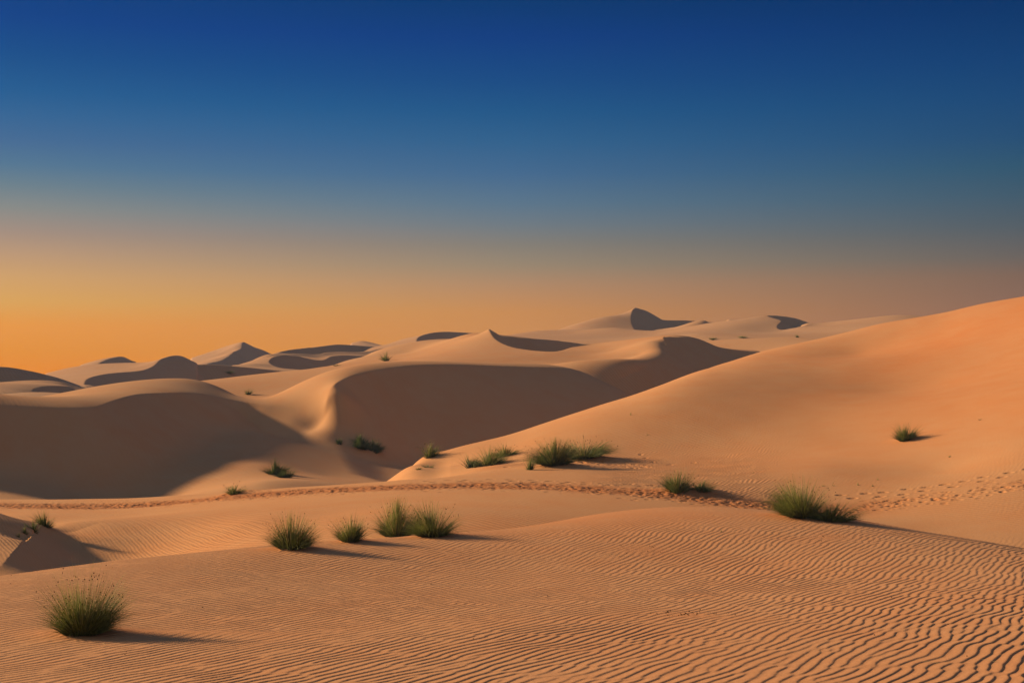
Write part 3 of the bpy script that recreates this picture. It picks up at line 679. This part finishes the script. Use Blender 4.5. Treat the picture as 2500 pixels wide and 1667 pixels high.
def clump(px, py, w, h, label, seed, group=None, stems=True, dark=1.0, lean=0.0, n=None, flat=1.0, name='grass_clump', dry=0.0, dens=1.0, tips=1.0):
    """a tussock whose foot stands at (px, py) of the photograph, w and h in photograph pixels"""
    best = None
    for l in LAYERS:
        q = l.hit(px, py)
        if q is not None and (best is None or q[1] < best[0][1]): best = (q, l)
    (x0, y0, z0), lay = best
    r = np.random.default_rng(seed); sc = y0 / F
    W_, H_ = w * sc * 1.28, h * sc * 1.04
    small = w < 45
    root = bpy.data.objects.new(name, None); scene.collection.objects.link(root)
    root.location = (x0, y0, z0); root.empty_display_size = .2
    root['label'] = label; root['category'] = 'grass clump'
    if group: root['group'] = group
    pxw = 2.44 * sc                                   # one rendered pixel
    bw = max(.0050, pxw * .42)
    n = n or int(np.clip(W_ * H_ / (bw * bw) * .145, 66, 1700) * dens)
    rb = W_ * .19
    ntuft = 5 if small else 13
    TC = [(r.random() * 2 * np.pi, np.sqrt(r.random()), r.normal() * .30, .75 + .5 * r.random()) for _ in range(ntuft)]
    blades = []
    for i in range(n):
        ta, tq, tl, ts = TC[r.integers(ntuft)]
        a = ta + r.normal() * .42; q = float(np.clip(tq + r.normal() * .17, 0, 1))
        bx, by = math.cos(a) * q * rb, math.sin(a) * q * rb * .9
        out = np.array([math.cos(a), math.sin(a)]) if q > .2 else r.normal(size=2); out /= np.linalg.norm(out)
        tilt = np.clip(q**.9 * 1.22 + r.normal() * .15, 0, 1.42)
        L_ = H_ * (.50 + .62 * r.random()**1.5) if r.random() < .82 else H_ * (.25 + .3 * r.random())
        L_ = min(L_ * ts * (1.08 - .22 * q), H_ * 1.18)
        k = 6 if not small else 4; t = np.linspace(0, 1, k)
        # blades rise, lean outward and bow a little
        th = tilt * (.80 + .30 * t) + (r.random() < .12) * t**3 * r.random() * 1.6; st = L_ / (k - 1)
        hx = np.concatenate([[0], np.cumsum(np.sin((th[1:] + th[:-1]) / 2) * st)]); hz = np.concatenate([[0], np.cumsum(np.cos((th[1:] + th[:-1]) / 2) * st)])
        hx = hx * max(.6, (W_ / 2 - rb * .4) / H_) * 1.3
        wob = r.normal() * .03 * L_ * t**2
        P = np.stack([bx + out[0] * hx + lean * hz + wob, by + out[1] * hx * .8 + wob, np.full(k, 0.) + hz * flat], 1)
        gz = ground_z(lay, np.array([x0 + bx]), np.array([y0 + by]))[0] - z0
        P[:, 2] += np.clip(gz, -.25, .25) - .02
        P[1:, 2] = np.maximum(P[1:, 2], gz + .01)
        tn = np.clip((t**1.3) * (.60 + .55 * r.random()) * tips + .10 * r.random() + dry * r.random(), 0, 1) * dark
        blades.append((P, bw * (.7 + .6 * r.random()), tn))
    strips('blades', G_BLADE, blades, root)
    if stems:
        ns = int(n * .055) + 5; sb, sd, rs = [], [], []
        for i in range(ns):
            a = r.random() * 2 * np.pi; q = np.sqrt(r.random()) * .8; out = np.array([math.cos(a), math.sin(a)])
            tilt = q * 1.15 + r.normal() * .10; L_ = H_ * (.85 + .55 * r.random())
            k = 6; t = np.linspace(0, 1, k); th = tilt * (.8 + .4 * t); st = L_ / (k - 1)
            hx = np.concatenate([[0], np.cumsum(np.sin(th[1:]) * st)]) * max(.55, W_ / 2 / H_); hz = np.concatenate([[0], np.cumsum(np.cos(th[1:]) * st)])
            P = np.stack([out[0] * (q * rb + hx), out[1] * (q * rb + hx * .8), hz], 1)
            sb.append((P, bw * .62, np.clip(.2 + t * .8, 0, 1)))
            if not small and r.random() < .8:
                f = .55 + .3 * r.random(); j = f * (k - 1); j0 = int(j)
                c = P[j0] * (1 - j + j0) + P[min(j0 + 1, k - 1)] * (j - j0)
                sd.append(c); rs.append(max(.006, pxw * .34) * (.6 + .7 * r.random()))
        so_ = strips('flower_stems', G_DRY, sb, root, (sd, rs))
    return root
NEARG = 'green grass tussocks growing in the sand'
CL = [
 (206,1541,172,146,'large grass tussock standing alone at lower left, casting a long smooth shadow',dict(dens=1.35)),
 (712,1337,108,78,'first grass tussock from the left in the row of four on the rippled crest',dict()),
 (857,1320,84,60,'smallest tussock in the row of four on the rippled crest',dict()),
 (970,1308,104,84,'tall dense tussock touching its neighbour, third in the row of four on the crest',dict()),
 (1058,1305,120,76,'rightmost tussock of the row of four on the rippled crest',dict()),
 (1958,1257,142,86,'biggest grass tussock beside the footprint trail at the right end of the flat',dict(dens=1.2)),
 (2025,1269,120,50,'low dark tuft leaning right off the biggest tussock beside the trail',dict(stems=False, dark=.8, lean=.5)),
 (1655,1200,90,48,'wide tussock on a little sand mound just above the trampled trail',dict(tips=.7)),
 (1710,1196,70,26,'low dark tuft at the right of the wide tussock above the trail',dict(stems=False, dark=.8, lean=.4)),
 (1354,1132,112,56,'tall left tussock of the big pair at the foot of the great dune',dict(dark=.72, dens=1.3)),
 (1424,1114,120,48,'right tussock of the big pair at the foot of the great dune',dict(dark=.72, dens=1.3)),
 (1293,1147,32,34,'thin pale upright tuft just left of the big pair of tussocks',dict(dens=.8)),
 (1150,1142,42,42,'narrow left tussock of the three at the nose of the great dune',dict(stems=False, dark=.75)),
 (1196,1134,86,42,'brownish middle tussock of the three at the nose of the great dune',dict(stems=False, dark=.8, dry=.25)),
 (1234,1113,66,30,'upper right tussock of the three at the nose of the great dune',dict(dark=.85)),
 (1052,1116,48,38,'tussock with pale seed stems on the great dune edge against the dark slip face',dict(dark=.8)),
 (1046,1141,28,14,'tiny wide tuft low on the nose of the great dune',dict(stems=False)),
 (1021,1147,14,9,'tiniest tuft at the left tip of the great dune',dict(stems=False)),
 (112,1284,46,38,'bushy tuft on the small shaded ridge at far left',dict(stems=False, dark=.85)),
 (84,1293,30,30,'left half of the bushy tuft on the small shaded ridge',dict(stems=False, dark=.85)),
 (65,1303,12,22,'thin tuft beside the bushy tuft at far left',dict(stems=False)),
 (49,1312,9,13,'smallest sprout low on the shaded ridge at far left',dict(stems=False)),
 (572,1204,50,27,'yellowish tuft at the trail edge in front of the huge dark slip face',dict(tips=1.2)),
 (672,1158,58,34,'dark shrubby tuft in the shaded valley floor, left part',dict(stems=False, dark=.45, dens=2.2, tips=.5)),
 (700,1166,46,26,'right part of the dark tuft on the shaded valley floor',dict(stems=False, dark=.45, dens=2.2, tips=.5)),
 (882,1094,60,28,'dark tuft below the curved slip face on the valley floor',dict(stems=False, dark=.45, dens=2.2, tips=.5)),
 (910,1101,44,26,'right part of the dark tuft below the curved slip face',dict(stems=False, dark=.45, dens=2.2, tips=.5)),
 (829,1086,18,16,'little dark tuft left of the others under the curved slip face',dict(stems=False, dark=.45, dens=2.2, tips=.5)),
 (2208,1074,54,44,'single tussock alone on the open slope of the great dune',dict(stems=False, dark=.6, dens=1.6)),
 (605,963,24,17,'small tuft in the saddle behind the big left dune',dict(stems=False)),
 (944,881,38,20,'tuft on the far lit slope left of the pointed ridge',dict(stems=False)),
 (822,893,18,6,'tiny tuft beneath the twin hollow dunes',dict(stems=False)),
 (557,912,34,9,'low dark tuft in the shaded wedge far left',dict(stems=False, dark=.6)),
 (1740,830,18,6,'leftmost tiny tuft on the far mound',dict(stems=False)),
 (1812,826,22,7,'middle tiny tuft on the far mound',dict(stems=False)),
 (1946,824,9,9,'rightmost tiny tuft on the far mound',dict(stems=False)),
]
for i, (px, py, w, h, lab, kw) in enumerate(CL):
    clump(px, py, w, h, lab, 100 + i, group=NEARG, **kw)

# ---- dry sprigs on the great dune
for i, (px, py, w, h, lab) in enumerate([
 (2008, 1187, 7, 9, 'leftmost dry sprig of the thin line just above the footprints'), (2032, 1186, 6, 8, 'second dry sprig of the line above the footprints'),
 (2092, 1184, 8, 9, 'third dry sprig of the line above the footprints'), (2128, 1187, 8, 7, 'fourth dry sprig of the line above the footprints'),
 (2141, 1171, 5, 7, 'dry sprig standing highest above the footprints'), (2316, 1115, 6, 8, 'lone dry sprig far right on the ripples of the great slope'),
 (2390, 1026, 6, 8, 'lone dry sprig upper right on the great slope'), (1540, 1013, 5, 6, 'lone dark sprig near the crest of the great slope'),
 (1580, 1063, 4, 4, 'tiny dark sprig on the bare middle of the great slope'), (1838, 1155, 4, 4, 'tiny dark sprig above the ripples near the trail'),
 (1760, 1298, 4, 8, 'thin dry sprig on the flat below the trail')]):
    o = clump(px, py, w, h, lab, 300 + i, group='dry sprigs scattered on the sand', n=16, stems=False, dry=.5, name='dry_sprig')
    o['category'] = 'sprig'

# ---- dark pellets and straw bits lying on the ripples (nobody could count them)
def debris():
    r = np.random.default_rng(5); lay = LAYERS[0]; V, Fc = [], []; n0 = 0
    for px, py, sx, sy, n, sz in ((1690, 1497, .28, .20, 45, .008), (1560, 1340, .35, .35, 30, .007), (2020, 1309, .35, .35, 25, .007), (1250, 1480, 6, 5, 60, .007)):
        q = lay.hit(px, py)
        if q is None: continue
        for i in range(n):
            x = q[0] + r.normal() * sx; y = q[1] + r.normal() * sy
            if not 12 < y < 40: continue
            z = ground_z(lay, np.array([x]), np.array([y]))[0]; s_ = sz * (.5 + r.random())
            V.append(OCT_V * s_ * np.array([1.2, .9, .8]) + np.array([x, y, z + s_ * .5])); Fc.append(OCT_Q + n0); n0 += 6
    return raw_mesh('pellets', np.concatenate(V), np.concatenate(Fc), G_SEED, np.zeros(n0))
db = debris(); db['kind'] = 'stuff'; db['category'] = 'debris'; db['label'] = 'small dark pellets scattered over the ripples'
def straws():
    r = np.random.default_rng(9); lay = LAYERS[0]; B = []
    for px, py, n, sp_ in ((1730, 1465, 3, .12), (1500, 1355, 4, .15), (1505, 1445, 4, .2), (1480, 1487, 3, .15), (130, 1575, 4, .25), (300, 1555, 6, .5), (1320, 1435, 1, .05), (960, 1310, 12, 1.2), (2000, 1400, 4, 2), (2330, 1620, 3, .2), (1700, 1300, 10, 3)):
        q = lay.hit(px, py)
        if q is None: continue
        for i in range(n):
            x = q[0] + r.normal() * sp_; y = q[1] + r.normal() * sp_; a = r.random() * 6.28; L_ = .08 + .16 * r.random()
            t = np.linspace(0, 1, 4)
            xs = x + np.cos(a) * L_ * (t - .5); ys = y + np.sin(a) * L_ * (t - .5)
            zs = ground_z(lay, xs, ys); zs = np.full(4, zs.max()) + .006 + .02 * t * r.random()
            B.append((np.stack([xs, ys, zs], 1), .006, np.clip(.6 + .4 * t, 0, 1)))
    return strips('straw', G_DRY, B, None)
st = straws(); st['kind'] = 'stuff'; st['category'] = 'straw'; st['label'] = 'broken dry straw lying about on the ripples'

# ------------------------------------------------------------------ evening air
hm = mat_new('haze_air'); N, L = hm.node_tree.nodes, hm.node_tree.links
pv = N.new('ShaderNodeVolumePrincipled'); pv.inputs['Color'].default_value = (.46, .61, 1.0, 1); pv.inputs['Density'].default_value = .00027
pv.inputs['Anisotropy'].default_value = 0.0
ho = N.new('ShaderNodeOutputMaterial'); L.new(pv.outputs[0], ho.inputs['Volume'])
X0, X1, Y0, Y1, Z0, Z1 = -160, 160, -60, 420, -18, 13.2
hv = np.array([(x, y, z) for z in (Z0, Z1) for y in (Y0, Y1) for x in (X0, X1)], float)
hf = np.array([(0, 2, 3, 1), (4, 5, 7, 6), (0, 1, 5, 4), (2, 6, 7, 3), (0, 4, 6, 2), (1, 3, 7, 5)])
hz = raw_mesh('haze', hv, hf, hm); hz['kind'] = 'stuff'; hz['label'] = 'thin evening haze over the dunes'
hz.data.polygons.foreach_set('use_smooth', np.zeros(6, bool))

print("script time", round(time.time()-T0,1))
